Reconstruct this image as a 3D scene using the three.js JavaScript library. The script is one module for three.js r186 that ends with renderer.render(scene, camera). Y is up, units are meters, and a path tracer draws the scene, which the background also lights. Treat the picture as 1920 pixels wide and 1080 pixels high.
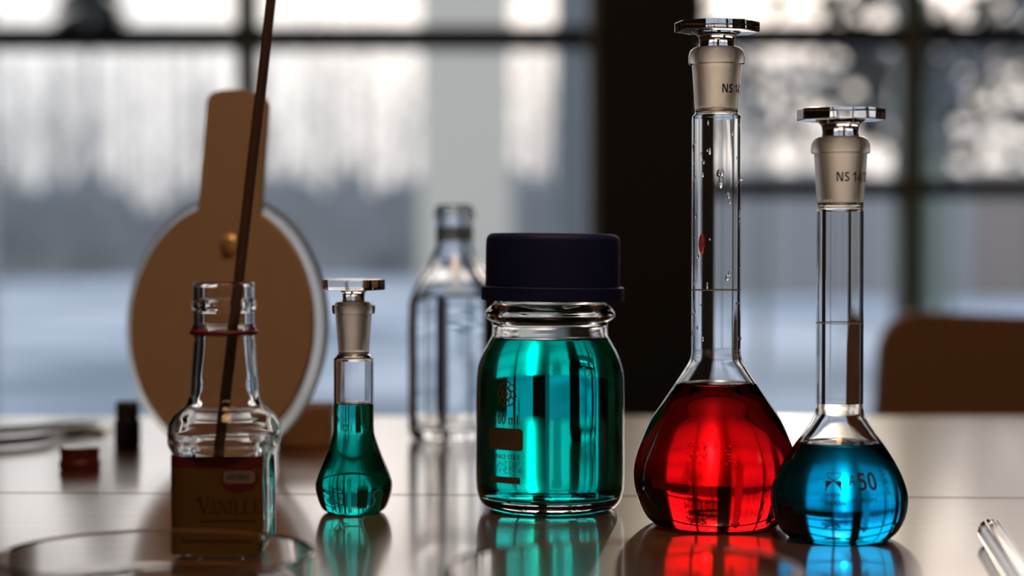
import * as THREE from 'three';
import { mergeGeometries } from 'three/addons/utils/BufferGeometryUtils.js';
import { RoundedBoxGeometry } from 'three/addons/geometries/RoundedBoxGeometry.js';
import { createNoise2D, createNoise3D } from 'simplex-noise';

// ---------------------------------------------------------------- camera, sky, sun, exposure
const scene = new THREE.Scene();
const renderer = new THREE.WebGLRenderer({ antialias: true });
renderer.toneMapping = THREE.LinearToneMapping;
renderer.toneMappingExposure = 1.12;
renderer.shadowMap.enabled = true;

const T = 0.74;                                  // height of the table top
const camera = new THREE.PerspectiveCamera(2 * Math.atan(540 / 3600) * 180 / Math.PI, 1920 / 1080, 0.05, 500);
camera.position.set(0, T + 0.11, 0);
camera.lookAt(0, T + 0.11 - Math.tan(80 / 3600), -1);
camera.focus = 0.752;
camera.userData.fStop = camera.getFocalLength() / 12.8;   // aperture 12.8 mm wide
scene.add(camera);

const SUN = new THREE.Vector3().setFromSphericalCoords(1, (90 - 14) * Math.PI / 180, (180 - 7.6) * Math.PI / 180);   // towards the sun
{ // hazy winter afternoon sky: bright towards the horizon, dim blue overhead
  const W = 1024, H = 512, data = new Float32Array(W * H * 4);
  const stops = [[0, 0.79, 0.83, 0.87], [5, 0.88, 0.92, 0.95], [11, 1.32, 1.31, 1.29], [19, 1.32, 1.32, 1.32], [32, 0.80, 0.88, 1.00], [52, 0.28, 0.41, 0.62], [90, 0.11, 0.21, 0.40]];
  for (let j = 0; j < H; j++) {
    const e = Math.max(0, (j + 0.5) / H * 180 - 90);
    let k = 0; while (k < stops.length - 2 && e > stops[k + 1][0]) k++;
    const a = stops[k], b = stops[k + 1], t = Math.min(1, (e - a[0]) / (b[0] - a[0]));
    const up = ((j + 0.5) / H - 0.5) * Math.PI;
    for (let i = 0; i < W; i++) {
      const round = ((i + 0.5) / W - 0.5) * 2 * Math.PI, cos = Math.cos(up) * Math.cos(round) * SUN.x + Math.sin(up) * SUN.y + Math.cos(up) * Math.sin(round) * SUN.z;
      const off = Math.acos(Math.min(1, cos)) * 180 / Math.PI, glow = j + 0.5 > H / 2 ? Math.exp(-off / 10) + 22 * Math.exp(-off * off / 0.9) : 0;   // glow round the sun plus a small bright sun spot painted into the sky
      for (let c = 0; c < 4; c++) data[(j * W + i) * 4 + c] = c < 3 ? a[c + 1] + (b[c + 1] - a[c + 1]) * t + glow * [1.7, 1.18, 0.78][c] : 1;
    }
  }
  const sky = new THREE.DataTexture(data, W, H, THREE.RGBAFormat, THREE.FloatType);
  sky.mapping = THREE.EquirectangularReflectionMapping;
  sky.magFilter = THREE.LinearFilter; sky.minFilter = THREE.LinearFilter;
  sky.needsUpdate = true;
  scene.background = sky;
}

{ // low veiled sun behind the right-hand window
  const sun = new THREE.DirectionalLight(new THREE.Color(1, 0.86, 0.66), 0.4);
  sun.position.copy(SUN).multiplyScalar(30); sun.position.y += T;
  sun.target.position.set(0, T, 0);
  sun.castShadow = true; sun.shadow.radius = 1.3;
  Object.assign(sun.shadow.camera, { left: -4, right: 4, top: 4, bottom: -4, near: 1, far: 60 });
  scene.add(sun, sun.target);
}

// ---------------------------------------------------------------- helpers
let seed = 7;
const rnd = () => { seed = (seed * 1664525 + 1013904223) >>> 0; return seed / 4294967296; };
const noise2 = createNoise2D(() => rnd()), noise3 = createNoise3D(() => rnd());
const lin = (r, g, b) => new THREE.Color().setRGB(r, g, b);
const used = {};
function numbered(n) { used[n] = (used[n] ?? -1) + 1; return used[n] ? n + '_' + String(used[n]).padStart(3, '0') : n; }
function thing(name, label, category, pos = [0, 0, 0], group) {
  const o = new THREE.Group(); o.name = numbered(name); o.position.set(...pos);
  o.userData = { label, category }; if (group) o.userData.group = group;
  scene.add(o); return o;
}
function part(name, geometry, material, parent, label) {
  const m = new THREE.Mesh(geometry, material); m.name = name; m.castShadow = m.receiveShadow = true;
  if (label) m.userData.label = label;
  parent.add(m); return m;
}
function structure(name, geometry, material, label, category) {
  const m = part(name, geometry, material, scene); m.userData = { kind: 'structure', label, category }; return m;
}
function structureGroup(name, label, category) {
  const o = new THREE.Group(); o.name = name; o.userData = { kind: 'structure', label, category }; scene.add(o); return o;
}
const box = (x0, x1, y0, y1, z0, z1) => new THREE.BoxGeometry(x1 - x0, y1 - y0, z1 - z0).translate((x0 + x1) / 2, (y0 + y1) / 2, (z0 + z1) / 2);
const rbox = (w, h, d, r, x = 0, y = 0, z = 0) => new RoundedBoxGeometry(w, h, d, 3, r).translate(x, y, z);
const spline = (pts, n = 48) => new THREE.CatmullRomCurve3(pts.map(([r, y]) => new THREE.Vector3(r, y, 0)), false, 'centripetal').getPoints(n).map((v) => [Math.max(0, v.x), v.y]);
const straight = (a, b, n = 1) => Array.from({ length: n + 1 }, (_, i) => [a[0] + (b[0] - a[0]) * i / n, a[1] + (b[1] - a[1]) * i / n]);
// Surface of revolution about y from smooth runs of [radius, height]; going up, its outside is away from the axis. round(angle, height) may vary the radius.
function revolve(runs, seg = 96, round) {
  const made = runs.map((run) => {
    const n = run.length, pos = [], nor = [], uv = [], idx = [];
    for (let i = 0; i < n; i++) {
      const a = run[Math.max(0, i - 1)], b = run[Math.min(n - 1, i + 1)];
      let nr = b[1] - a[1], ny = -(b[0] - a[0]); const l = Math.hypot(nr, ny) || 1; nr /= l; ny /= l;
      for (let j = 0; j < seg; j++) {
        const t = j / seg * Math.PI * 2, r = run[i][0] * (round ? round(t, run[i][1]) : 1);
        pos.push(r * Math.cos(t), run[i][1], -r * Math.sin(t)); nor.push(nr * Math.cos(t), ny, -nr * Math.sin(t)); uv.push(j / seg, i / (n - 1));
      }
    }
    for (let i = 0; i < n - 1; i++) for (let j = 0; j < seg; j++) {
      const a = i * seg + j, b = i * seg + (j + 1) % seg, c = a + seg, d = b + seg;
      if (run[i][0] > 1e-9) idx.push(a, b, c);
      if (run[i + 1][0] > 1e-9) idx.push(b, d, c);
    }
    const g = new THREE.BufferGeometry();
    g.setAttribute('position', new THREE.Float32BufferAttribute(pos, 3));
    g.setAttribute('normal', new THREE.Float32BufferAttribute(nor, 3));
    g.setAttribute('uv', new THREE.Float32BufferAttribute(uv, 2));
    g.setIndex(idx);
    if (round) g.computeVertexNormals();
    return g;
  });
  return made.length > 1 ? mergeGeometries(made) : made[0];
}
function tube(a, b, r0, r1 = r0, seg = 8) {
  const A = new THREE.Vector3(...a), B = new THREE.Vector3(...b), d = B.clone().sub(A), g = new THREE.CylinderGeometry(r1, r0, d.length(), seg);
  g.applyQuaternion(new THREE.Quaternion().setFromUnitVectors(new THREE.Vector3(0, 1, 0), d.clone().normalize()));
  return g.translate((A.x + B.x) / 2, (A.y + B.y) / 2, (A.z + B.z) / 2);
}
function radiusAt(pts, y) {
  for (let i = 0; i < pts.length - 1; i++) {
    const [r0, y0] = pts[i], [r1, y1] = pts[i + 1];
    if ((y - y0) * (y - y1) <= 0 && y0 !== y1) return r0 + (r1 - r0) * (y - y0) / (y1 - y0);
  }
  return pts[pts.length - 1][0];
}
// Curved patch lying just off a surface of revolution, uv 0..1; angle 0 faces +z (the camera side), positive to the right.
function patch(profile, y0, y1, a0, a1, lift = 0.00012, n = 32, m = 24) {
  const pos = [], uv = [], idx = [];
  for (let i = 0; i <= m; i++) for (let j = 0; j <= n; j++) {
    const y = y0 + (y1 - y0) * i / m, a = a0 + (a1 - a0) * j / n, r = radiusAt(profile, y) + lift;
    pos.push(r * Math.sin(a), y, r * Math.cos(a)); uv.push(j / n, i / m);
  }
  for (let i = 0; i < m; i++) for (let j = 0; j < n; j++) { const a = i * (n + 1) + j, b = a + 1, c = a + n + 1, d = c + 1; idx.push(a, b, d, a, d, c); }
  const g = new THREE.BufferGeometry();
  g.setAttribute('position', new THREE.Float32BufferAttribute(pos, 3));
  g.setAttribute('uv', new THREE.Float32BufferAttribute(uv, 2));
  g.setIndex(idx); g.computeVertexNormals(); return g;
}
function canvasTexture(w, h, draw) {
  const c = document.createElement('canvas'); c.width = w; c.height = h;
  const x = c.getContext('2d'); draw(x, w, h);
  const t = new THREE.CanvasTexture(c); t.colorSpace = THREE.SRGBColorSpace; t.magFilter = THREE.LinearFilter; return t;
}
function noiseTexture(w, h, f, srgb = true) {
  const d = new Uint8Array(w * h * 4);
  for (let j = 0; j < h; j++) for (let i = 0; i < w; i++) { const c = f(i / w, j / h); for (let k = 0; k < 3; k++) d[(j * w + i) * 4 + k] = Math.max(0, Math.min(255, c[k] * 255)); d[(j * w + i) * 4 + 3] = 255; }
  const t = new THREE.DataTexture(d, w, h); t.wrapS = t.wrapT = THREE.RepeatWrapping; t.magFilter = THREE.LinearFilter; t.minFilter = THREE.LinearMipmapLinearFilter; t.generateMipmaps = true;
  if (srgb) t.colorSpace = THREE.SRGBColorSpace; t.needsUpdate = true; return t;
}
const std = (o) => new THREE.MeshStandardMaterial(o), phys = (o) => new THREE.MeshPhysicalMaterial(o);

// ---------------------------------------------------------------- materials
const glassDry = phys({ name: 'glass', color: 0xffffff, roughness: 0, transmission: 1, thickness: 0.002, ior: 1.5 });
const glassWet = phys({ name: 'wetted_glass', color: 0xffffff, roughness: 0, transmission: 1, thickness: 0.002, ior: 1.5 / 1.333 });
const glassGround = phys({ name: 'ground_glass', color: lin(0.93, 0.87, 0.8), roughness: 0.55, transmission: 1, thickness: 0.002, ior: 1.5 });
const waterTop = phys({ name: 'liquid_surface', color: 0xffffff, roughness: 0, transmission: 1, thickness: 0.002, ior: 1.333 });
const dye = (name, r, g, b, path) => phys({ name, color: 0xffffff, roughness: 0, transmission: 1, thickness: 0.02, ior: 1.0, attenuationColor: lin(r, g, b), attenuationDistance: path });
const tealDye = dye('teal_solution', 0.0004, 0.66, 0.62, 0.045);
const darkTealDye = dye('dark_teal_solution', 0.0003, 0.42, 0.37, 0.026);
const redDye = dye('red_solution', 0.95, 0.006, 0.011, 0.05);
const blueDye = dye('blue_solution', 0.0006, 0.44, 0.92, 0.04);
const clearWater = dye('clear_water', 0.9, 0.95, 0.97, 0.1);
const blackInk = std({ color: lin(0.012, 0.011, 0.01), roughness: 0.6 });
const darkFrame = std({ color: lin(0.022, 0.021, 0.02), roughness: 0.55 });
const greenFrame = std({ color: lin(0.24, 0.29, 0.26), roughness: 0.55 });
const greyFrame = std({ color: lin(0.5, 0.54, 0.57), roughness: 0.5 });
const windowGlass = phys({ name: 'window_glass', color: 0xffffff, roughness: 0, transmission: 1, thickness: 0, ior: 1.45 });

const woodGrain = (scaleX, scaleY, a, b) => (u, v) => {
  // tileable along both axes by sampling on circles is not needed: the texture covers the whole board once
  const g = noise2(u * scaleX, v * scaleY) * 0.5 + noise2(u * scaleX * 3.1 + 9, v * scaleY * 3.7 + 4) * 0.3 + noise2(u * scaleX * 11 + 3, v * scaleY * 8) * 0.2;
  const t = Math.max(0, Math.min(1, 0.5 + g * 0.55)); return a.map((x, i) => x + (b[i] - x) * t);
};
const tableMap = noiseTexture(1024, 512, woodGrain(5, 60, [0.40, 0.275, 0.205], [0.51, 0.36, 0.27]));
const tableBump = noiseTexture(1024, 1024, (u, v) => { const g = 0.5 + 0.25 * noise2(u * 90, v * 500) + 0.25 * noise2(u * 300 + 5, v * 900); return [g, g, g]; }, false);
const tableWood = phys({ name: 'varnished_table_wood', map: tableMap, roughness: 0.28, clearcoat: 1, clearcoatRoughness: 0.11, bumpMap: tableBump, bumpScale: 0.000012, ior: 2.0 });

// ---------------------------------------------------------------- the room
const FX = 3.6, ZW = -3.5, ZB = 2.6, HC = 2.9;   // half width, window wall, back wall, ceiling
{
  const plaster = std({ color: lin(0.44, 0.36, 0.28), roughness: 0.9 }), floorWood = std({ color: lin(0.11, 0.07, 0.045), roughness: 0.5 }), ceil = std({ color: lin(0.5, 0.45, 0.4), roughness: 0.9 });
  const darkWall = std({ color: lin(0.03, 0.027, 0.025), roughness: 0.8 });
  structure('floor', box(-FX - 0.2, FX + 0.2, -0.1, 0, ZW - 0.25, ZB + 0.2), floorWood, 'dark floor under the table', 'floor');
  structure('ceiling', box(-FX - 0.2, FX + 0.2, HC, HC + 0.2, ZW - 0.25, ZB + 0.2), ceil, 'plain ceiling above the room', 'ceiling');
  structure('wall_left', box(-FX - 0.2, -FX, 0, HC, ZW, ZB), plaster, 'plain brown wall left of the table', 'wall');
  structure('wall_right', box(FX, FX + 0.2, 0, HC, ZW, ZB), plaster, 'plain brown wall right of the table', 'wall');
  structure('wall_back', box(-FX - 0.2, FX + 0.2, 0, HC, ZB, ZB + 0.2), plaster, 'plain brown wall behind the camera', 'wall');
  const z0 = ZW - 0.25, z1 = ZW;
  structure('wall_front', mergeGeometries([
    box(-FX - 0.2, -1.02, 0, HC, z0, z1), box(1.42, FX + 0.2, 0, HC, z0, z1), box(-1.02, 1.42, 0, 0.30, z0, z1), box(-1.02, 1.42, 2.2, HC, z0, z1),
  ]), darkWall, 'dark wall around the two tall windows', 'wall');
  structure('column_1', box(0.150, 0.343, 0.30, 2.2, z0, z1 + 0.02), darkFrame, 'wide black column between the two windows', 'column');
}
// windows: frame, mullions, glazing bars and one pane for each opening
function windowUnit(name, label, x0, x1, xs, ys, jambLeft, jambRight) {
  const w = structureGroup(name, label, 'window'), y0 = 0.30, y1 = 2.2, za = ZW - 0.11, zb = ZW - 0.03;
  const bar = (n, a, b, c, d, m, f = 0) => part(n, box(a, b, c, d, za - f, zb + f), m, w);
  bar('frame_jamb', x0, x0 + jambLeft, y0, y1, greyFrame); bar('frame_jamb', x1 - jambRight, x1, y0, y1, greyFrame);
  bar('frame_sill', x0, x1, y0, y0 + 0.06, darkFrame); bar('frame_head', x0, x1, y1 - 0.06, y1, darkFrame);
  for (const [x, h, m] of xs) bar('mullion', x - h, x + h, y0 + 0.06, y1 - 0.06, m, 0.004);
  for (const [y, h, m] of ys) bar('glazing_bar', x0 + jambLeft, x1 - jambRight, y - h, y + h, m);
  const cols = [x0, ...xs.map((a) => a[0]), x1], rows = [y0, ...ys.map((a) => a[0]), y1];
  const sx = [jambLeft, ...xs.map((a) => a[1]), jambRight], sy = [0.06, ...ys.map((a) => a[1]), 0.06];
  for (let i = 0; i < cols.length - 1; i++) for (let j = 0; j < rows.length - 1; j++) {
    const a = cols[i] + sx[i], b = cols[i + 1] - sx[i + 1], c = rows[j] + sy[j], d = rows[j + 1] - sy[j + 1];
    part('pane', new THREE.PlaneGeometry(b - a, d - c).translate((a + b) / 2, (c + d) / 2, ZW - 0.07), windowGlass, w);
  }
}
windowUnit('window_1', 'tall window left of the black column', -1.02, 0.150, [[-0.49, 0.017, greenFrame]], [[1.233, 0.019, darkFrame], [1.56, 0.02, darkFrame]], 0.05, 0.012);
windowUnit('window_2', 'tall window right of the black column', 0.343, 1.42, [[0.735, 0.020, greenFrame]], [[0.955, 0.017, darkFrame], [1.236, 0.019, darkFrame], [1.56, 0.02, darkFrame]], 0.012, 0.05);

// ---------------------------------------------------------------- outdoors
{
  const snowMap = noiseTexture(512, 512, (u, v) => { const g = 0.5 + 0.5 * noise2(u * 14, v * 14) * 0.6 + 0.4 * noise2(u * 45, v * 45); const t = Math.max(0, Math.min(1, (g - 0.45) * 2.2)); return [0.84 - 0.34 * t, 0.87 - 0.31 * t, 0.91 - 0.31 * t]; });
  const g = new THREE.PlaneGeometry(240, 200, 60, 60).rotateX(-Math.PI / 2).translate(0, -0.12, -104);
  const p = g.attributes.position;
  for (let i = 0; i < p.count; i++) if (p.getZ(i) < -9) p.setY(i, -0.12 + 0.09 * noise2(p.getX(i) * 0.09, p.getZ(i) * 0.09));
  g.computeVertexNormals();
  structure('ground', g, std({ map: snowMap, roughness: 0.95 }), 'snow covered field outside the windows', 'ground');

  // leafless wood along the far side of the field
  const bark = std({ color: lin(0.27, 0.28, 0.30), roughness: 0.95 }), geo = [];
  for (let k = 0; k < 205; k++) {
    const x = -26 + 36 * (k + rnd()) / 205, z = -60 - rnd() * 14, h = 6.6 + rnd() * 2.4, lean = (rnd() - 0.5) * 0.5, r = 0.03 + rnd() * rnd() * 0.07;
    geo.push(tube([x, -0.2, z], [x + lean, h, z], r, r * 0.4, 5));
    for (let n = 0; n < 12; n++) {
      const t = 0.12 + 0.85 * rnd(), y = h * t, L = (1.2 - t) * (0.6 + rnd() * 0.9), az = rnd() * 6.283;
      geo.push(tube([x + lean * t, y, z], [x + lean * t + Math.cos(az) * L, y + L * (0.8 + rnd()), z + Math.sin(az) * L], 0.022, 0.008, 4));
    }
  }
  const wood = part('leafless_trees', mergeGeometries(geo), bark, scene);
  wood.userData = { kind: 'stuff', label: 'blurred leafless wood on the far side of the snowy field', category: 'trees' };

  // low bushes before the wood
  const twig = std({ color: lin(0.26, 0.27, 0.28), roughness: 1 });
  const hedge = new THREE.BoxGeometry(60, 2.2, 2.4, 240, 14, 10), hp = hedge.attributes.position;
  for (let i = 0; i < hp.count; i++) { const x = hp.getX(i), y = hp.getY(i), z = hp.getZ(i), f = 1 + 0.45 * noise3(x * 0.4, y * 0.5, z * 0.5) + 0.25 * noise3(x * 1.6, y * 1.4, z * 1.4); hp.setXYZ(i, x, y > -1 ? -1.1 + (y + 1.1) * f : y, z * f); }
  hedge.computeVertexNormals(); hedge.translate(-8, 0.95, -57);
  const hd = part('hedge', hedge, twig, scene); hd.userData = { label: 'long low grey hedge behind the snowy field', category: 'hedge' };

  // slim spruce at the left
  const sp = thing('spruce_tree', 'slim dark spruce tree outside the left window', 'tree', [-16.6, -0.15, -76]);
  part('trunk', tube([0, 0, 0], [0, 15, 0], 0.2, 0.03), bark, sp);
  const needles = [];
  for (let k = 0; k < 520; k++) {
    const t = Math.pow(rnd(), 0.8), y = 9.6 + 5.3 * t, r = 0.15 + 1.7 * (1 - t), az = rnd() * 6.283;
    needles.push(tube([0, y, 0], [Math.cos(az) * r, y - 0.35 * r, Math.sin(az) * r], 0.10, 0.04, 4));
  }
  const nd = part('foliage', mergeGeometries(needles), std({ color: lin(0.035, 0.045, 0.04), roughness: 1 }), sp); nd.userData.kind = 'stuff';

  // pale house at the right end of the left window
  const hs = thing('garden_house', 'pale rendered house beyond the left window near the column', 'house', [-0.72, -0.12, -30]);
  part('wall', box(-0.72, 0.72, 0, 5.6, -4, 0), std({ color: lin(0.62, 0.58, 0.50), roughness: 0.9 }), hs);
  const roof = new THREE.Shape([[-1.0, 5.5], [1.0, 5.5], [0, 7.4]].map((a) => new THREE.Vector2(...a)));
  part('roof', new THREE.ExtrudeGeometry(roof, { depth: 4.6, bevelEnabled: false }).translate(0, 0, -4.3), std({ color: lin(0.25, 0.22, 0.2), roughness: 0.9 }), hs);

  const pier = thing('garden_pillar', 'grey rendered pillar outside, at the left edge of the black column', 'pillar', [0.40, -0.12, -8]);
  part('shaft', rbox(0.44, 2.9, 0.44, 0.01, 0, 1.45, 0), std({ color: lin(0.24, 0.26, 0.27), roughness: 0.9 }), pier);
  part('coping', rbox(0.56, 0.08, 0.56, 0.02, 0, 2.94, 0), std({ color: lin(0.3, 0.31, 0.31), roughness: 0.9 }), pier);

  // plank fence behind the right window
  const fence = thing('fence', 'grey board fence across the field behind the right window', 'fence', [0, -0.12, -34]);
  const fw = std({ color: lin(0.34, 0.34, 0.35), roughness: 0.95 }), fb = std({ color: lin(0.30, 0.26, 0.24), roughness: 0.95 });
  for (let k = 0; k < 11; k++) part('fence_panel', box(3.2 + k * 1.0, 4.17 + k * 1.0, 0.03, 2.25 + 0.05 * (k % 3), -0.03, 0.03), k > 4 && k < 8 ? fb : fw, fence);
  for (let k = 0; k < 12; k++) part('post', box(3.13 + k * 1.0, 3.25 + k * 1.0, -0.1, 2.4, -0.1, -0.032), fw, fence);

  // leafy trees close outside the right window: foliage with gaps of sky
  const moss = std({ color: lin(0.13, 0.17, 0.135), roughness: 0.95 }), leafMat = std({ color: lin(0.045, 0.047, 0.042), roughness: 0.9 });
  const leaf = (label, x, z, seedShift, count, low, high, girth, reach) => {
    const t = thing('leafy_tree', label, 'tree', [x, -0.12, z], 'trees outside the right window');
    const wood = [tube([0, 0, 0], [0.02 * high, high + 0.4, 0], girth, girth * 0.5)];
    const leaves = [], q = new THREE.Quaternion(), m = new THREE.Matrix4(), base = new THREE.OctahedronGeometry(1, 0);
    for (let k = 0; k < count; k++) {
      const az = rnd() * 6.283, y = low + rnd() * (high - low), L = reach * (0.45 + rnd() * 0.55), e = [Math.cos(az) * L, y + 0.25 + rnd() * 0.5, Math.sin(az) * L];
      const near = (f) => { const q = [0.02 * y + e[0] * f, y + (e[1] - y) * f, e[2] * f], D = -(q[2] + z) - 0.755; return Math.hypot(q[0] + x - 0.09 - D * 0.1334, q[1] - 0.9 - D * 0.2515) < 0.2; };
      if ([0, 0.2, 0.4, 0.6, 0.8, 1].some(near)) continue;
      wood.push(tube([0.02 * y, y, 0], e, 0.035, 0.012, 5));
      for (let n = 0; n < 60; n++) {
        const f = 0.25 + 0.85 * rnd(), c = [0.02 * y + (e[0]) * f, y + (e[1] - y) * f, e[2] * f].map((v) => v + (rnd() - 0.5) * 0.55);
        if (c[1] < 1.36) continue;
        if (Math.hypot(c[0] + x - 0.1 - (-(c[2] + z) - 0.74) * 0.1334, c[1] - 0.9 - (-(c[2] + z) - 0.74) * 0.2515) < 0.24) continue;   // a gap where the sun looks through
        if (noise3(c[0] * 2.6 + seedShift, c[1] * 2.6, c[2] * 2.6) < 0.34) continue;
        q.setFromEuler(new THREE.Euler(rnd() * 6, rnd() * 6, rnd() * 6));
        m.compose(new THREE.Vector3(...c), q, new THREE.Vector3(0.085, 0.014, 0.055).multiplyScalar(0.8 + rnd() * 0.6));
        leaves.push(base.clone().applyMatrix4(m));
      }
    }
    part('trunk', wood.shift(), moss, t, 'greenish mossy trunk');
    part('branches', mergeGeometries(wood), bark, t);
    const f = part('foliage', mergeGeometries(leaves), leafMat, t); f.userData.kind = 'stuff';
  };
  leaf('mossy trunked leafy tree close outside the right window', 2.33, -11, 0, 13, 1.5, 2.0, 0.10, 1.7);
  leaf('thin stemmed leafy tree outside, between the two stoppered flasks', 2.0, -15.4, 30, 11, 1.6, 2.3, 0.035, 1.9);
  leaf('farthest leafy tree outside, at the right edge of the view', 4.4, -19.5, 90, 13, 1.7, 2.5, 0.06, 2.0);
  leaf('tall leafy tree outside, mostly hidden behind the black column', 0.68, -13.2, 60, 26, 3.2, 5.2, 0.14, 1.3);
}

// ---------------------------------------------------------------- table and chair
{
  const t = thing('table', 'dark varnished wooden table carrying the glassware', 'table', [0, 0, 0]);
  const board = (x0, z0, x1, z1, z2, z3) => { // four corners: back left/right z0 z1, front left/right z2 z3
    const s = new THREE.Shape([[-1, -z0], [1, -z1], [1, -z3], [-1, -z2]].map(([x, z]) => new THREE.Vector2(x * 1.05, z)));
    const g = new THREE.ExtrudeGeometry(s, { depth: 0.026, bevelEnabled: true, bevelSize: 0.0012, bevelThickness: 0.0012, bevelSegments: 2, curveSegments: 4 });
    g.rotateX(-Math.PI / 2).translate(0, T - 0.0272, 0);
    const p = g.attributes.position, uv = g.attributes.uv;
    for (let i = 0; i < p.count; i++) uv.setXY(i, p.getX(i) / 1.2 + 0.5, p.getZ(i) / 0.6);
    return g;
  };
  // the joint between the two boards runs slightly askew
  const L = -0.885, R = -0.800, gap = 0.0015;
  part('board', board(0, -1.238, 0, -1.230, L - gap, R - gap), tableWood, t);
  part('board', board(0, L + gap, 0, R + gap, -0.30, -0.30), tableWood, t);
  const legWood = std({ color: lin(0.08, 0.05, 0.035), roughness: 0.5 });
  for (const z of [-1.17, -0.36]) part('apron', rbox(1.9, 0.08, 0.025, 0.003, 0, T - 0.07, z), legWood, t);
  for (const x of [-0.96, 0.96]) { part('apron', rbox(0.025, 0.08, 0.75, 0.003, x, T - 0.07, -0.765), legWood, t); for (const z of [-1.16, -0.37]) part('leg', rbox(0.06, T - 0.03, 0.06, 0.006, x, (T - 0.03) / 2, z), legWood, t); }

  const c = thing('chair', 'brown wooden chair behind the table at the right', 'chair', [0.553, 0, -1.80]);
  const cw = std({ color: lin(0.27, 0.135, 0.065), roughness: 0.55 });
  const back = new THREE.Shape(); back.moveTo(-0.225, 0.47); back.lineTo(-0.207, 0.755); back.quadraticCurveTo(-0.2, 0.785, -0.17, 0.785); back.quadraticCurveTo(0, 0.775, 0.17, 0.785); back.quadraticCurveTo(0.2, 0.785, 0.207, 0.755); back.lineTo(0.225, 0.47); back.closePath();
  part('backrest', new THREE.ExtrudeGeometry(back, { depth: 0.016, bevelEnabled: true, bevelSize: 0.004, bevelThickness: 0.004, bevelSegments: 2 }), cw, c);
  part('seat', rbox(0.44, 0.025, 0.42, 0.01, 0, 0.45, -0.2), cw, c);
  for (const [x, z] of [[-0.19, -0.02], [0.19, -0.02], [-0.19, -0.38], [0.19, -0.38]]) part('leg', tube([x * 1.08, 0, z * 1.02], [x, 0.44, z], 0.014, 0.018, 12), cw, c);
}

// ---------------------------------------------------------------- pieces of glassware
// outer: runs from the foot up to the rim; inner: points from the rim down to the middle of the bottom
function vessel(root, { outer, inner, level, liquid, ground, seg = 128, round }) {
  const wetR = level === undefined ? 0 : radiusAt(inner, level);
  const dry = level === undefined ? inner : [...inner.filter((p) => p[1] > level + 1e-6), [wetR, level]];
  part('glass_body', revolve([...outer, dry], seg, round), glassDry, root);
  if (ground) part('ground_joint', revolve([ground], seg), glassGround, root, 'frosted inside of the neck joint');
  if (level === undefined) return;
  const wet = [[wetR, level], ...inner.filter((p) => p[1] < level - 1e-6)];
  part('wetted_wall', revolve([wet], seg, round), glassWet, root);
  const e = 0.00006, up = wet.slice().reverse().map(([r, y]) => [Math.max(0, r - e), Math.min(level - e, y + e)]);
  part('liquid', revolve([up, [[wetR - e, level - e], [wetR * 0.5, level - e], [0, level - e]]], seg, round), liquid, root);
  part('liquid_surface', revolve([[[wetR - 0.00002, level + 0.0007], [wetR - 0.0005, level + 0.0002], [wetR - 0.0014, level], [wetR * 0.4, level], [0, level]]], seg, round), waterTop, root);
}
const ringMaterial = std({ color: lin(0.75, 0.72, 0.68), roughness: 0.6 });
function printMaterial(texture, rough = 0.7) { return std({ map: texture, transparent: true, roughness: rough }); }

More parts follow.
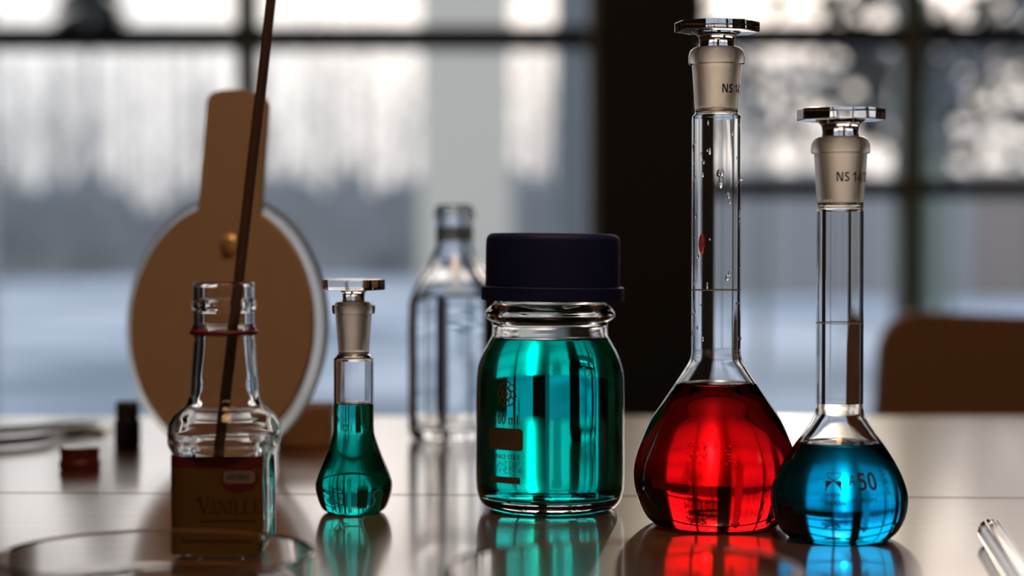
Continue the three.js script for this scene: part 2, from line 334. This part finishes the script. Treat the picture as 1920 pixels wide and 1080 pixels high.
// Volumetric flask. All lists are [radius, height above the table], in units of 1/u metre.
function flask(name, label, pos, u, p) {
  const root = thing(name, label, 'flask', pos), S = (a) => a.map(([r, y]) => [r / u, y / u]);
  const bulbUp = spline(S(p.bulb), 90);
  const ground = straight([p.ji / u, p.top / u], [p.jb / u, p.jbY / u], 4);
  const inner = [[p.jb / u, p.jbY / u], ...spline(S([[p.jb + 0.3, p.jbY - 2], [p.neckIn - 1.5, p.jbY - 8], [p.neckIn, p.jbY - 16]]), 10), ...spline(S([[p.neckIn, p.jbY - 17], [p.neckIn, p.flare + 20], ...p.bulb.slice().reverse().filter(([r, y]) => y < p.flare + 8 && y > p.floor + 8).map(([r, y]) => [Math.max(r - p.wall, p.neckIn), y]), [p.footIn, p.floor + 2], [p.footIn * 0.6, p.floor], [0, p.floor + 1]]), 110)];
  vessel(root, {
    outer: [S([[0, 4], [p.foot * 0.7, 3], [p.foot - 4, 0.6], [p.foot, 0]]), bulbUp, straight(bulbUp[bulbUp.length - 1], [p.neck / u, (p.jointY - 8) / u]), spline(S([[p.neck, p.jointY - 8], [p.neck - 1.5, p.jointY - 3], [p.cone0 + 1, p.jointY + 0.5], [p.cone0, p.jointY + 3]]), 10), straight([p.cone0 / u, (p.jointY + 3) / u], [p.cone1 / u, p.collarY / u]), spline(S([[p.cone1, p.collarY], [p.collar - 1, p.collarY + 1.5], [p.collar, p.collarY + 5], [p.collar, p.collarY + 17], [p.collar - 3.5, p.top - 6], [p.ji + 6, p.top - 0.5], [p.ji, p.top]]), 24)],
    inner, ground, level: p.level / u, liquid: p.liquid,
  });
  // ground stopper with a faceted plate
  const st = new THREE.Group(); st.name = 'stopper'; root.add(st);
  const y0 = p.top / u, stem = p.stem / u, pb = p.plateY / u, pt = p.plateTop / u;
  const e = 0.00009;
  part('ground_plug', revolve([[[0, (p.jbY + 3) / u], [(p.jb - 2) / u - e, (p.jbY + 3) / u]], straight([(p.jb - 2) / u - e, (p.jbY + 3) / u], [p.ji / u - e, y0 - 3 / u]), [[p.ji / u - e, y0 - 3 / u], [stem, y0]]], 96), glassGround, st, 'frosted ground glass plug');
  const n = p.facets, ph = p.turn, facet = (t) => { const w = Math.PI * 2 / n, d = ((t + ph) % w + w) % w - w / 2; return Math.cos(w / 2) * 1.008 / Math.max(Math.cos(d), Math.cos(w / 2) * 1.008); };
  part('stem', revolve([spline([[stem, y0], [stem * 0.97, y0 + (pb - y0) * 0.35], [stem * 1.04, y0 + (pb - y0) * 0.7], [stem * 1.35, pb]], 16)], 96), glassDry, st);
  const pr = p.plate / u, b = 1.6 / u;
  part('plate', revolve([[[stem * 1.35, pb], [pr - b * 2, pb - b * 0.4]], spline([[pr - b * 2, pb - b * 0.4], [pr - b * 0.4, pb], [pr, pb + b * 1.2]], 6), [[pr, pb + b * 1.2], [pr, pt - b]], spline([[pr, pt - b], [pr - b * 0.4, pt - b * 0.25], [pr - b * 1.6, pt]], 6), [[pr - b * 1.6, pt], [0, pt]]], 128, (t, y) => facet(t)), glassDry, st);
  st.position.y = 0; if (p.tilt) { st.position.set(0, y0, 0); st.children.forEach((c) => c.position.y = -y0); st.rotation.set(p.tilt[0], 0, p.tilt[1]); }
  const outerAll = [...bulbUp, [p.neck / u, (p.jointY - 8) / u], [p.cone0 / u, (p.jointY + 3) / u], [p.cone1 / u, p.collarY / u]];
  if (p.mark) { const r = p.neck / u + 0.00008, y = p.mark / u; part('graduation_mark', revolve([[[r, y - 0.00018], [r, y + 0.00018]]], 96), ringMaterial, root, 'thin white ring mark'); }
  return { root, outerAll, inner };
}
const nsPrint = (text) => printMaterial(canvasTexture(512, 128, (x, w, h) => {
  x.clearRect(0, 0, w, h); x.fillStyle = '#0b0a09'; x.font = 'bold 104px sans-serif'; x.textBaseline = 'middle';
  x.save(); x.scale((w - 8) / x.measureText(text).width, 1); x.fillText(text, 4, h / 2 + 4); x.restore();
}));
const nsMaterial = nsPrint('NS 14/23');

// red flask
const red = flask('red_volumetric_flask', 'tall stoppered volumetric flask half full of red liquid', [0.0803, T, -0.755], 4768, {
  bulb: [[108, 0], [119, 4], [131, 16], [143.5, 42], [152, 71], [154, 101], [148.5, 130], [137, 162], [121, 198], [98, 233], [76, 266], [59, 292], [49.5, 309], [46.2, 322], [46, 340]],
  foot: 108, footIn: 108, floor: 8, wall: 6, neck: 46, neckIn: 41, flare: 318, jointY: 770, cone0: 40, cone1: 46, collarY: 861, collar: 52.4, top: 894.5,
  ji: 35, jb: 29.5, jbY: 781, level: 264, liquid: redDye, stem: 33.5, plateY: 923, plateTop: 941, plate: 79.5, facets: 8, turn: 0.2, tilt: [0.008, -0.012], mark: 441,
});
part('joint_print', patch(red.outerAll, 802 / 4768, 830 / 4768, 0.08, 1.9), nsMaterial, red.root, 'black printed size NS 14/23');
{ // splashes left in the neck
  const drop = new THREE.SphereGeometry(1, 14, 10), u = 4768, dm = phys({ name: 'water_drop', color: 0xffffff, roughness: 0, transmission: 1, thickness: 0.001, ior: 1.333 });
  const put = (y, a, w, h, m = dm, label) => {
    const r = radiusAt(red.outerAll, y / u) + 0.00012, o = part('water_drop', drop, m, red.root, label);
    o.position.set(r * Math.sin(a), y / u, r * Math.cos(a)); o.scale.set(w / u, h / u, Math.min(w, 5) * 0.55 / u); o.rotation.y = a;
  };
  put(658, 0.05, 7, 8); put(641, 0.07, 4, 12); put(655, -0.02, 4, 4);
  for (let k = 0; k < 46; k++) { const s = 1.2 + rnd() * rnd() * 3.2; put(345 + rnd() * 410, (rnd() < 0.5 ? -1 : 1) * (0.3 + rnd() * 1.1), s, s * (1.2 + rnd() * 2.2)); }
  put(527, -0.70, 8, 20, phys({ name: 'red_drop', color: lin(0.75, 0.12, 0.1), roughness: 0.1, transmission: 0.6, thickness: 0.002, ior: 1.33 }), 'red drop running down the neck');
  // small air bubbles clinging inside the bulb, towards the window
  const bub = [], s = new THREE.SphereGeometry(1, 10, 8); s.index.array.reverse(); { const n = s.attributes.normal; for (let i = 0; i < n.count; i++) n.setXYZ(i, -n.getX(i), -n.getY(i), -n.getZ(i)); }
  for (let k = 0; k < 70; k++) {
    const y = (126 + rnd() * 40) / u, a = (k < 45 ? -0.36 : 0.02) + (rnd() - 0.5) * 0.30, r = radiusAt(red.inner, y) - 0.0007, q = (1.1 + rnd() * 1.3) / u;
    bub.push(s.clone().scale(q, q, q).translate(r * Math.sin(a), y, r * Math.cos(a)));
  }
  const b = part('air_bubbles', mergeGeometries(bub), phys({ name: 'air_bubble', color: 0xffffff, roughness: 0, transmission: 1, thickness: 0.001, ior: 1.333 }), red.root); b.userData.kind = 'stuff';
}

// blue flask
const blue = flask('blue_volumetric_flask', 'stoppered volumetric flask with bright blue liquid, marked 50', [0.123, T, -0.72], 5000, {
  bulb: [[88, 0], [97, 4], [111, 18], [123, 42], [128, 72], [126, 92], [116, 120], [100, 150], [82, 178], [66, 200], [53, 220], [46.5, 233], [44.2, 244], [44, 262]],
  foot: 88, footIn: 88, floor: 8, wall: 6, neck: 44, neckIn: 39.5, flare: 240, jointY: 622, cone0: 43, cone1: 49.5, collarY: 721, collar: 55, top: 753,
  ji: 37, jb: 31.5, jbY: 632, level: 178, liquid: blueDye, stem: 35, plateY: 784, plateTop: 805, plate: 83, facets: 8, turn: 0.3, tilt: [0.004, 0.002], mark: 405,
});
part('joint_print', patch(blue.outerAll, 663 / 5000, 693 / 5000, -0.37, 1.45), nsMaterial, blue.root, 'black printed size NS 14/23');
{
  const tex = canvasTexture(1024, 640, (x, w, h) => {
    x.clearRect(0, 0, w, h); x.fillStyle = x.strokeStyle = '#35332a';
    // hourglass-like emblem: a bowl above an arch
    x.lineWidth = 13; x.beginPath(); x.moveTo(40, 70); x.lineTo(250, 70); x.quadraticCurveTo(235, 150, 145, 165); x.quadraticCurveTo(55, 150, 40, 70); x.stroke();
    x.lineWidth = 22; x.beginPath(); x.moveTo(45, 320); x.quadraticCurveTo(60, 195, 145, 180); x.quadraticCurveTo(235, 195, 255, 320); x.stroke();
    x.beginPath(); x.moveTo(30, 175); x.lineTo(140, 180); x.lineTo(45, 300); x.fill(); x.beginPath(); x.moveTo(262, 175); x.lineTo(150, 180); x.lineTo(250, 300); x.fill();
    x.font = 'bold 76px sans-serif'; x.fillText('vegla', 50, 395);
    x.font = 'bold 88px sans-serif'; x.save(); x.scale(0.86, 1); x.fillText('DURAN', 55, 530); x.restore();
    x.font = 'bold 200px sans-serif'; x.save(); x.scale(0.7, 1); x.fillText('A', 505, 235); x.restore();
    x.font = 'bold 350px sans-serif'; x.save(); x.scale(0.78, 1); x.fillText('50', 595, 310); x.restore();
    x.font = 'bold 82px sans-serif'; x.save(); x.scale(0.8, 1); x.fillText('ml  IN 20°C', 470, 480); x.restore();
    x.save(); x.translate(880, 30); x.rotate(Math.PI / 2); x.font = 'bold 88px sans-serif'; x.fillText('±0,06 ml', 0, -10); x.restore();
  });
  part('body_print', patch(blue.outerAll, 64 / 5000, 143 / 5000, -0.42, 0.74), printMaterial(tex), blue.root, 'enamel print with emblem, A 50, IN 20°C');
}

// small teal flask
flask('small_volumetric_flask', 'small stoppered volumetric flask of dark teal liquid', [-0.0652, T, -0.79], 4557, {
  bulb: [[46, 0], [53, 3], [60, 9], [69, 31], [72, 52], [67, 72], [55, 101], [44, 130], [38.5, 148], [37.6, 162], [37.6, 180]],
  foot: 46, footIn: 46, floor: 7, wall: 4, neck: 37.6, neckIn: 33.2, flare: 158, jointY: 293, cone0: 28.5, cone1: 34, collarY: 372, collar: 40, top: 396,
  ji: 24.5, jb: 20, jbY: 303, level: 203, liquid: darkTealDye, stem: 21, plateY: 419, plateTop: 438, plate: 59.5, facets: 8, turn: 0.1, tilt: [0.02, -0.008],
});

// ---------------------------------------------------------------- laboratory bottle with screw cap
{
  const u = 4500, S = (a) => a.map(([r, y]) => [r / u, y / u]);
  const root = thing('laboratory_bottle', 'wide laboratory bottle of teal liquid with navy screw cap', 'bottle', [0.0158, T, -0.80]);
  const body = spline(S([[100, 0], [117, 3], [130, 14], [137, 34], [139, 60], [139, 150], [139, 225], [136.5, 262], [128, 290], [117, 311], [109.5, 325], [108, 336], [108, 346], [110, 353]]), 110);
  const neck = spline(S([[110, 353], [117, 357], [122, 364], [121, 371], [112, 381], [104, 387], [102, 393]]), 24);
  const thread = [];
  for (let k = 0; k <= 60; k++) thread.push([(102 + 4 * Math.max(0, Math.sin(k / 60 * Math.PI * 5))) / u, (393 + 85 * k / 60) / u]);
  const inner = spline(S([[88, 482], [90, 440], [97, 380], [99, 345], [103, 322], [120, 290], [129, 258], [131.5, 225], [131.5, 150], [131.5, 60], [128, 42], [116, 30], [96, 25], [60, 23], [0, 24]]), 140);
  vessel(root, { outer: [S([[0, 7], [60, 6], [88, 2.5], [100, 0]]), body, neck, thread, S([[102, 478], [98, 482], [88, 482]])], inner, level: 319 / u, liquid: tealDye, seg: 160 });
  const navy = std({ color: lin(0.003, 0.010, 0.095), roughness: 0.65 });
  const cap = new THREE.Group(); cap.name = 'screw_cap'; root.add(cap);
  const rib = (t, y) => (y * u > 420 && y * u < 508 ? 1 + 0.0008 * Math.cos(t * 90) : 1);
  part('cap_shell', revolve([spline(S([[126, 418], [126, 440], [126, 470], [125.5, 500], [124, 509], [118, 515.5], [110, 517]]), 40), S([[110, 517], [60, 518], [0, 518]])], 720, rib), navy, cap);
  part('cap_inside', revolve([S([[0, 486], [112, 486]]).reverse(), S([[112, 486], [112, 392]]), S([[112, 392], [133, 392]])], 96), navy, cap);
  part('cap_skirt', revolve([S([[133, 392], [134, 393]]), S([[134, 393], [134, 416]]), S([[134, 416], [132, 418], [126, 418]])], 160), navy, cap);
  cap.rotation.z = -0.012;
  const tex = canvasTexture(512, 1024, (x, w, h) => {
    x.clearRect(0, 0, w, h); const ink = '#5e5140'; x.fillStyle = x.strokeStyle = ink;
    // round ornate emblem
    x.save(); x.translate(290, 190); x.lineWidth = 12;
    x.beginPath(); x.arc(0, 0, 52, 0, 7); x.stroke(); x.beginPath(); x.arc(0, 0, 20, 0, 7); x.fill();
    for (let k = 0; k < 8; k++) { x.rotate(Math.PI / 4); x.beginPath(); x.arc(0, -86, 30, 0.4, 5.2); x.stroke(); x.beginPath(); x.moveTo(0, -30); x.lineTo(14, -56); x.lineTo(-14, -56); x.fill(); x.beginPath(); x.arc(34, -118, 16, 0, 4); x.stroke(); }
    x.restore();
    x.font = 'bold 120px sans-serif'; x.save(); x.scale(0.9, 1); x.fillText('100 ml', 112, 470); x.restore();
    x.beginPath(); x.roundRect(20, 505, 470, 205, 36); x.fill();
    x.font = 'bold 58px sans-serif'; x.fillText('TRACE CODE', 110, 790);
    for (let k = 0; k < 4; k++) for (let j = 0; j < 7; j++) for (let i = 0; i < 4; i++) if (noise2(k * 3.3 + i * 1.7, j * 1.9) > -0.1) { x.beginPath(); x.arc(150 + k * 88 + i * 18, 815 + j * 17, 6.5, 0, 7); x.fill(); }
    x.fillRect(40, 955, 420, 62);
  });
  part('body_print', patch(body, 60 / u, 262 / u, -0.97, -0.35, 0.00015), printMaterial(tex), root, 'enamel print with emblem, 100 ml and writing field');
}

// ---------------------------------------------------------------- clear bottle behind
{
  const u = 3310, S = (a) => a.map(([r, y]) => [r / u, y / u]);
  const root = thing('clear_bottle', 'blurred clear glass bottle of water behind the teal bottle', 'bottle', [-0.0326, T, -1.088]);
  const body = spline(S([[70, 0], [82, 5], [86, 16], [87, 60], [87, 150], [87, 225], [84, 262], [70, 300], [50, 335], [38, 357], [35, 372], [35, 400], [34, 412]]), 90);
  const inner = spline(S([[25, 440], [26, 380], [30, 352], [44, 325], [63, 296], [76, 260], [79, 225], [79, 100], [79, 40], [74, 26], [50, 20], [0, 24]]), 110);
  vessel(root, { outer: [S([[0, 8], [50, 6], [66, 1], [70, 0]]), body, spline(S([[34, 412], [39, 414], [39, 424], [36, 430], [36, 436], [33, 440], [25, 440]]), 24)], inner, level: 268 / u, liquid: clearWater, seg: 96 });
  part('neck_label', revolve([[[35.4 / u, 373 / u], [35.4 / u, 398 / u]]], 96), std({ color: lin(0.10, 0.15, 0.22), roughness: 0.6, transparent: true, opacity: 0.75 }), root, 'bluish paper band');
}

// ---------------------------------------------------------------- vanilla bottle and the stick in it
{
  const u = 5217, S = (a) => a.map(([r, y]) => [r / u, y / u]);
  const root = thing('vanilla_bottle', 'small clear glass bottle with yellow label reading VANILLE', 'bottle', [-0.1035, T, -0.69]);
  const sq = (t, y) => { const k = Math.max(0, Math.min(1, (215 / u - y) / (50 / u))), n = 2 + 3.2 * k; const q = Math.pow(Math.pow(Math.abs(Math.cos(t)), n) + Math.pow(Math.abs(Math.sin(t)), n), -1 / n); return q; };
  const body = spline(S([[74, 0], [83, 4], [89, 14], [90, 40], [90, 130], [90, 180], [94, 190], [103, 204], [106, 222], [104, 240], [96, 254], [84, 265], [72, 275], [66, 290], [62, 330], [58, 390], [57, 405]]), 120);
  const fin = []; for (let k = 0; k <= 60; k++) fin.push([(57 + 4 * Math.max(0, Math.sin(k / 60 * Math.PI * 4 + 0.4))) / u, (405 + 96 * k / 60) / u]);
  const inner = spline(S([[50, 505], [50, 430], [50, 390], [55, 330], [60, 288], [78, 266], [94, 246], [98, 222], [90, 200], [82, 182], [82, 40], [78, 22], [56, 16], [0, 20]]), 120);
  vessel(root, { outer: [S([[0, 5], [56, 4], [70, 0.5], [74, 0]]), body, fin, S([[57.6, 501], [56, 505], [50, 505]])], inner, seg: 144, round: sq });
  part('neck_ring', new THREE.TorusGeometry(59.5 / u, 5 / u, 12, 64).rotateX(Math.PI / 2).translate(0, 411 / u, 0), std({ color: lin(0.16, 0.010, 0.012), roughness: 0.45 }), root, 'dark red plastic ring');
  const tex = canvasTexture(2048, 512, (x, w, h) => {
    x.fillStyle = '#6c4f11'; x.fillRect(0, 0, w, h);
    x.fillStyle = '#6a151a'; x.fillRect(0, 0, w, 62);
    const face = (cx) => {
      x.save(); x.translate(cx, 0);
      x.fillStyle = '#6a151a'; x.beginPath(); x.ellipse(128, 118, 108, 74, 0, 0, 7); x.fill();
      x.fillStyle = '#8f877c'; x.beginPath(); x.roundRect(40, 76, 176, 64, 22); x.fill();
      x.fillStyle = '#1b2333'; x.font = 'bold 44px sans-serif'; x.save(); x.scale(0.82, 1); x.fillText('AROMA', 72, 124); x.restore();
      x.fillStyle = '#3a230c'; x.font = 'bold 122px serif'; x.fillText('V', -130, 300); x.font = 'bold 100px serif'; x.save(); x.scale(0.78, 1); x.fillText('ANILLE', -68, 300); x.restore();
      x.fillRect(-110, 330, 330, 12); x.fillRect(-210, 432, 430, 14);
      x.restore();
    };
    face(512); face(1536);
    x.fillStyle = '#8c8a80'; for (const e of [200, 1224]) x.fillRect(e, 62, 40, 450);
  });
  tex.wrapS = THREE.RepeatWrapping;
  // paper label wrapped round the square body
  const g = new THREE.BufferGeometry(), pos = [], uv = [], idx = [], N = 160;
  for (let i = 0; i <= 1; i++) for (let j = 0; j <= N; j++) {
    const a = -0.98 + j / N * 1.79, y = (i ? 188 : 6) / u, n = 2 + 3.2, q = Math.pow(Math.pow(Math.abs(Math.cos(a)), n) + Math.pow(Math.abs(Math.sin(a)), n), -1 / n), r = 91 / u * q + 0.0003;
    pos.push(r * Math.sin(a), y, r * Math.cos(a)); uv.push(j / N * 2 - 0.75 + 0.0, i);
  }
  for (let j = 0; j < N; j++) { const a = j, b = j + 1, c = a + N + 1, d = b + N + 1; idx.push(a, b, d, a, d, c); }
  for (let j = 0; j <= N; j++) { uv[j * 2] = uv[(N + 1 + j) * 2] = 0.25 + (-0.98 + j / N * 1.79) / (2 * Math.PI); }
  g.setAttribute('position', new THREE.Float32BufferAttribute(pos, 3)); g.setAttribute('uv', new THREE.Float32BufferAttribute(uv, 2)); g.setIndex(idx); g.computeVertexNormals();
  part('label', g, phys({ map: tex, roughness: 0.7 }), root, 'yellow paper label with red band, oval badge and VANILLE');

  const stick = thing('wooden_stick', 'thin dark brown stick standing in the vanilla bottle', 'stick', [0, 0, 0]);
  part('shaft', tube([-0.1085, T + 0.0045, -0.685], [-0.0795, T + 0.262, -0.695], 0.0019, 0.0019, 16), std({ color: lin(0.10, 0.055, 0.045), roughness: 0.6 }), stick);
  part('tip', tube([-0.0795, T + 0.262, -0.695], [-0.0792, T + 0.2645, -0.6951], 0.0019, 0.0006, 16), std({ color: lin(0.10, 0.055, 0.045), roughness: 0.6 }), stick);
}

// ---------------------------------------------------------------- round paddle behind the vanilla bottle
{
  const root = thing('round_paddle', 'round brown paddle with clear rounded edge and short upright handle', 'paddle', [-0.1505, T + 0.0006, -0.985]);
  const rx = 0.0556, ry = 0.068, inR = 0.0062;
  const brown = std({ color: lin(0.50, 0.355, 0.24), roughness: 0.6 }), pale = phys({ name: 'clear_edge', color: lin(0.97, 0.96, 0.94), roughness: 0.5, transmission: 1, thickness: 0.01, ior: 1.45 });
  const rim = revolve([spline([[0, 0], [0.055, 0], [0.0645, 0.0002], [0.0672, 0.0012], [0.068, 0.0035], [0.0672, 0.0058], [0.0645, 0.0068], [0.055, 0.007], [0, 0.007]], 80)], 128).rotateX(Math.PI / 2).scale(rx / 0.068, 1, 1).translate(0, ry, 0);
  part('rim', rim, pale, root, 'frosted clear rounded edge');
  const s = new THREE.Shape(), a0 = Math.asin(0.0165 / (rx - inR)), cy = ry;
  const hx = 0.0165, jy = cy + (ry - inR) * Math.cos(a0);
  s.moveTo(-hx, jy); s.lineTo(-hx + 0.0005, cy + 0.113); s.quadraticCurveTo(-hx + 0.001, cy + 0.117, -hx + 0.005, cy + 0.1185); s.quadraticCurveTo(0, cy + 0.1215, hx - 0.005, cy + 0.1185); s.quadraticCurveTo(hx - 0.001, cy + 0.117, hx - 0.0005, cy + 0.113); s.lineTo(hx, jy);
  for (let k = 1; k < 90; k++) { const a = a0 + (2 * Math.PI - 2 * a0) * k / 90; s.lineTo(Math.sin(a) * (rx - inR), cy + Math.cos(a) * (ry - inR)); }
  s.closePath();
  part('face', new THREE.ExtrudeGeometry(s, { depth: 0.004, bevelEnabled: true, bevelSize: 0.0006, bevelThickness: 0.0006, bevelSegments: 2, curveSegments: 16 }).translate(0, 0, 0.0072), brown, root, 'flat brown face running up into the handle');
  part('stud', new THREE.SphereGeometry(0.0052, 24, 12, 0, Math.PI * 2, 0, Math.PI / 2).rotateX(Math.PI / 2).scale(1, 1, 0.6).translate(0.002, cy + 0.0425, 0.0118), std({ color: lin(0.95, 0.66, 0.34), metalness: 0.6, roughness: 0.4 }), root, 'small brass stud');
  root.rotation.set(-0.02, -0.27, -0.075, 'YXZ');
  const block = thing('wooden_block', 'small brown wooden block behind the round paddle', 'block', [-0.1135, T, -1.055]);
  part('block', rbox(0.03, 0.023, 0.03, 0.002, 0, 0.0115, 0), std({ color: lin(0.3, 0.16, 0.08), roughness: 0.6 }), block);
  part('groove', rbox(0.031, 0.002, 0.006, 0.0005, 0, 0.0228, 0), std({ color: lin(0.08, 0.04, 0.02), roughness: 0.7 }), block);
}

// ---------------------------------------------------------------- small things at the left
{
  const cap = thing('red_bottle_cap', 'small dark red bottle cap lying on the table', 'cap', [-0.212, T, -0.94]);
  const m = std({ color: lin(0.13, 0.012, 0.012), roughness: 0.42 });
  part('cap_body', revolve([[[0, 0], [0.0093, 0]], spline([[0.0093, 0], [0.0099, 0.0008], [0.0101, 0.003], [0.0099, 0.0045], [0.0094, 0.0052], [0.0095, 0.008], [0.0098, 0.0102]], 24)], 96, (t) => 1 + 0.004 * Math.cos(t * 40)), m, cap);
  part('cap_top', revolve([spline([[0.0098, 0.0102], [0.0097, 0.0110], [0.0090, 0.0114]], 8), [[0.0090, 0.0114], [0.004, 0.0115], [0, 0.0115]]], 96), phys({ color: lin(0.13, 0.012, 0.012), roughness: 0.3, clearcoat: 1, clearcoatRoughness: 0.1 }), cap, 'shiny flat top');

  const vial = thing('dark_vial', 'small dark purple vial standing left of the paddle', 'vial', [-0.210, T, -1.047]);
  part('vial_body', revolve([[[0, 0], [0.0065, 0]], spline([[0.0065, 0], [0.0070, 0.0006], [0.0071, 0.003], [0.0071, 0.012], [0.0069, 0.0145], [0.0055, 0.0155]], 20)], 64), phys({ color: lin(0.018, 0.010, 0.03), roughness: 0.2 }), vial);
  part('vial_cap', revolve([spline([[0.0055, 0.0155], [0.0062, 0.0158], [0.0063, 0.020], [0.0062, 0.0242], [0.0052, 0.0250]], 16), [[0.0052, 0.0250], [0, 0.0252]]], 64, (t) => 1 + 0.01 * Math.cos(t * 24)), std({ color: lin(0.02, 0.02, 0.016), roughness: 0.5 }), vial);

  const tw = thing('metal_tongs', 'blurred thin metal tongs lying on the table at the left edge', 'tongs', [0, 0, 0]);
  const steel = std({ color: lin(0.35, 0.34, 0.32), metalness: 0.9, roughness: 0.35 });
  const arm = (pts) => { // flat strip through the given points
    const c = new THREE.CatmullRomCurve3(pts.map((p) => new THREE.Vector3(...p))), s = new THREE.Shape([[-0.0022, -0.0012], [0.0022, -0.0012], [0.0022, 0.0012], [-0.0022, 0.0012]].map((a) => new THREE.Vector2(...a)));
    return new THREE.ExtrudeGeometry(s, { steps: 40, extrudePath: c, bevelEnabled: false });
  };
  part('arm', arm([[-0.248, T + 0.003, -1.145], [-0.262, T + 0.0035, -1.135], [-0.288, T + 0.0035, -1.105], [-0.345, T + 0.003, -1.085]]), steel, tw);
  part('arm', arm([[-0.248, T + 0.003, -1.141], [-0.255, T + 0.0035, -1.095], [-0.265, T + 0.0035, -1.050], [-0.325, T + 0.003, -1.010]]), steel, tw);
  part('joint_plate', rbox(0.03, 0.003, 0.026, 0.001, -0.253, T + 0.0018, -1.128), steel, tw);
}

// ---------------------------------------------------------------- shallow dishes and glass rod in the foreground
function dish(label, pos, R, h) {
  const d = thing('glass_dish', label, 'dish', pos, 'shallow glass dishes at the front of the table');
  const w = 0.0022;
  part('wall', revolve([[[0, 0], [R - 0.002, 0]], spline([[R - 0.002, 0], [R - 0.0006, 0.0005], [R, 0.002]], 8), [[R, 0.002], [R, h - 0.0008]], spline([[R, h - 0.0008], [R - w * 0.5, h], [R - w, h - 0.0008]], 8), [[R - w, h - 0.0008], [R - w, 0.0032]], spline([[R - w, 0.0032], [R - w - 0.0005, 0.0021], [R - w - 0.0018, 0.0017]], 8), [[R - w - 0.0018, 0.0017], [0, 0.0017]]], 192), glassDry, d);
  return d;
}
dish('shallow glass dish in front of the vanilla bottle', [-0.1117, T, -0.600], 0.050, 0.014);
dish('shallow glass dish in front of the teal bottle and red flask', [0.0301, T, -0.529], 0.050, 0.021);
{
  const R = 0.0047, L = 0.13, t = thing('glass_rod', 'clear glass rod lying on the table at the right', 'rod', [0.1768, T + R, -0.7085]);
  const arc = Array.from({ length: 17 }, (_, k) => { const a = -Math.PI / 2 + k / 16 * Math.PI / 2; return [R * Math.cos(a), R + R * Math.sin(a)]; });
  const m = part('rod', revolve([[...arc, [R, L], ...arc.slice().reverse().map(([r, y]) => [r, L + R - y])]], 96), glassDry, t);
  m.rotation.set(Math.PI / 2, 0, 0);
  t.rotation.y = -0.150;
}

// ---------------------------------------------------------------- lamp above the table
{
  const p = [0.03, 2.15, -0.30], l = thing('pendant_lamp', 'warm pendant lamp hanging above the table', 'lamp', p);
  part('bulb', new THREE.SphereGeometry(0.055, 32, 20), std({ color: 0xffffff, emissive: lin(1, 0.62, 0.3), emissiveIntensity: 4 }), l);
  part('lamp_shade', revolve([spline([[0.19, -0.03], [0.165, 0.06], [0.09, 0.12], [0.02, 0.15]], 20), spline([[0.018, 0.147], [0.087, 0.117], [0.162, 0.058], [0.19, -0.03]], 20)], 64), std({ color: lin(0.5, 0.4, 0.3), roughness: 0.7 }), l);
  part('cord', tube([0, 0.15, 0], [0, HC - p[1], 0], 0.004), blackInk, l);
  const light = new THREE.PointLight(lin(1, 0.70, 0.44), 1.2); light.position.set(...p); light.castShadow = true; light.shadow.radius = 2.4; scene.add(light);
}

renderer.render(scene, camera);
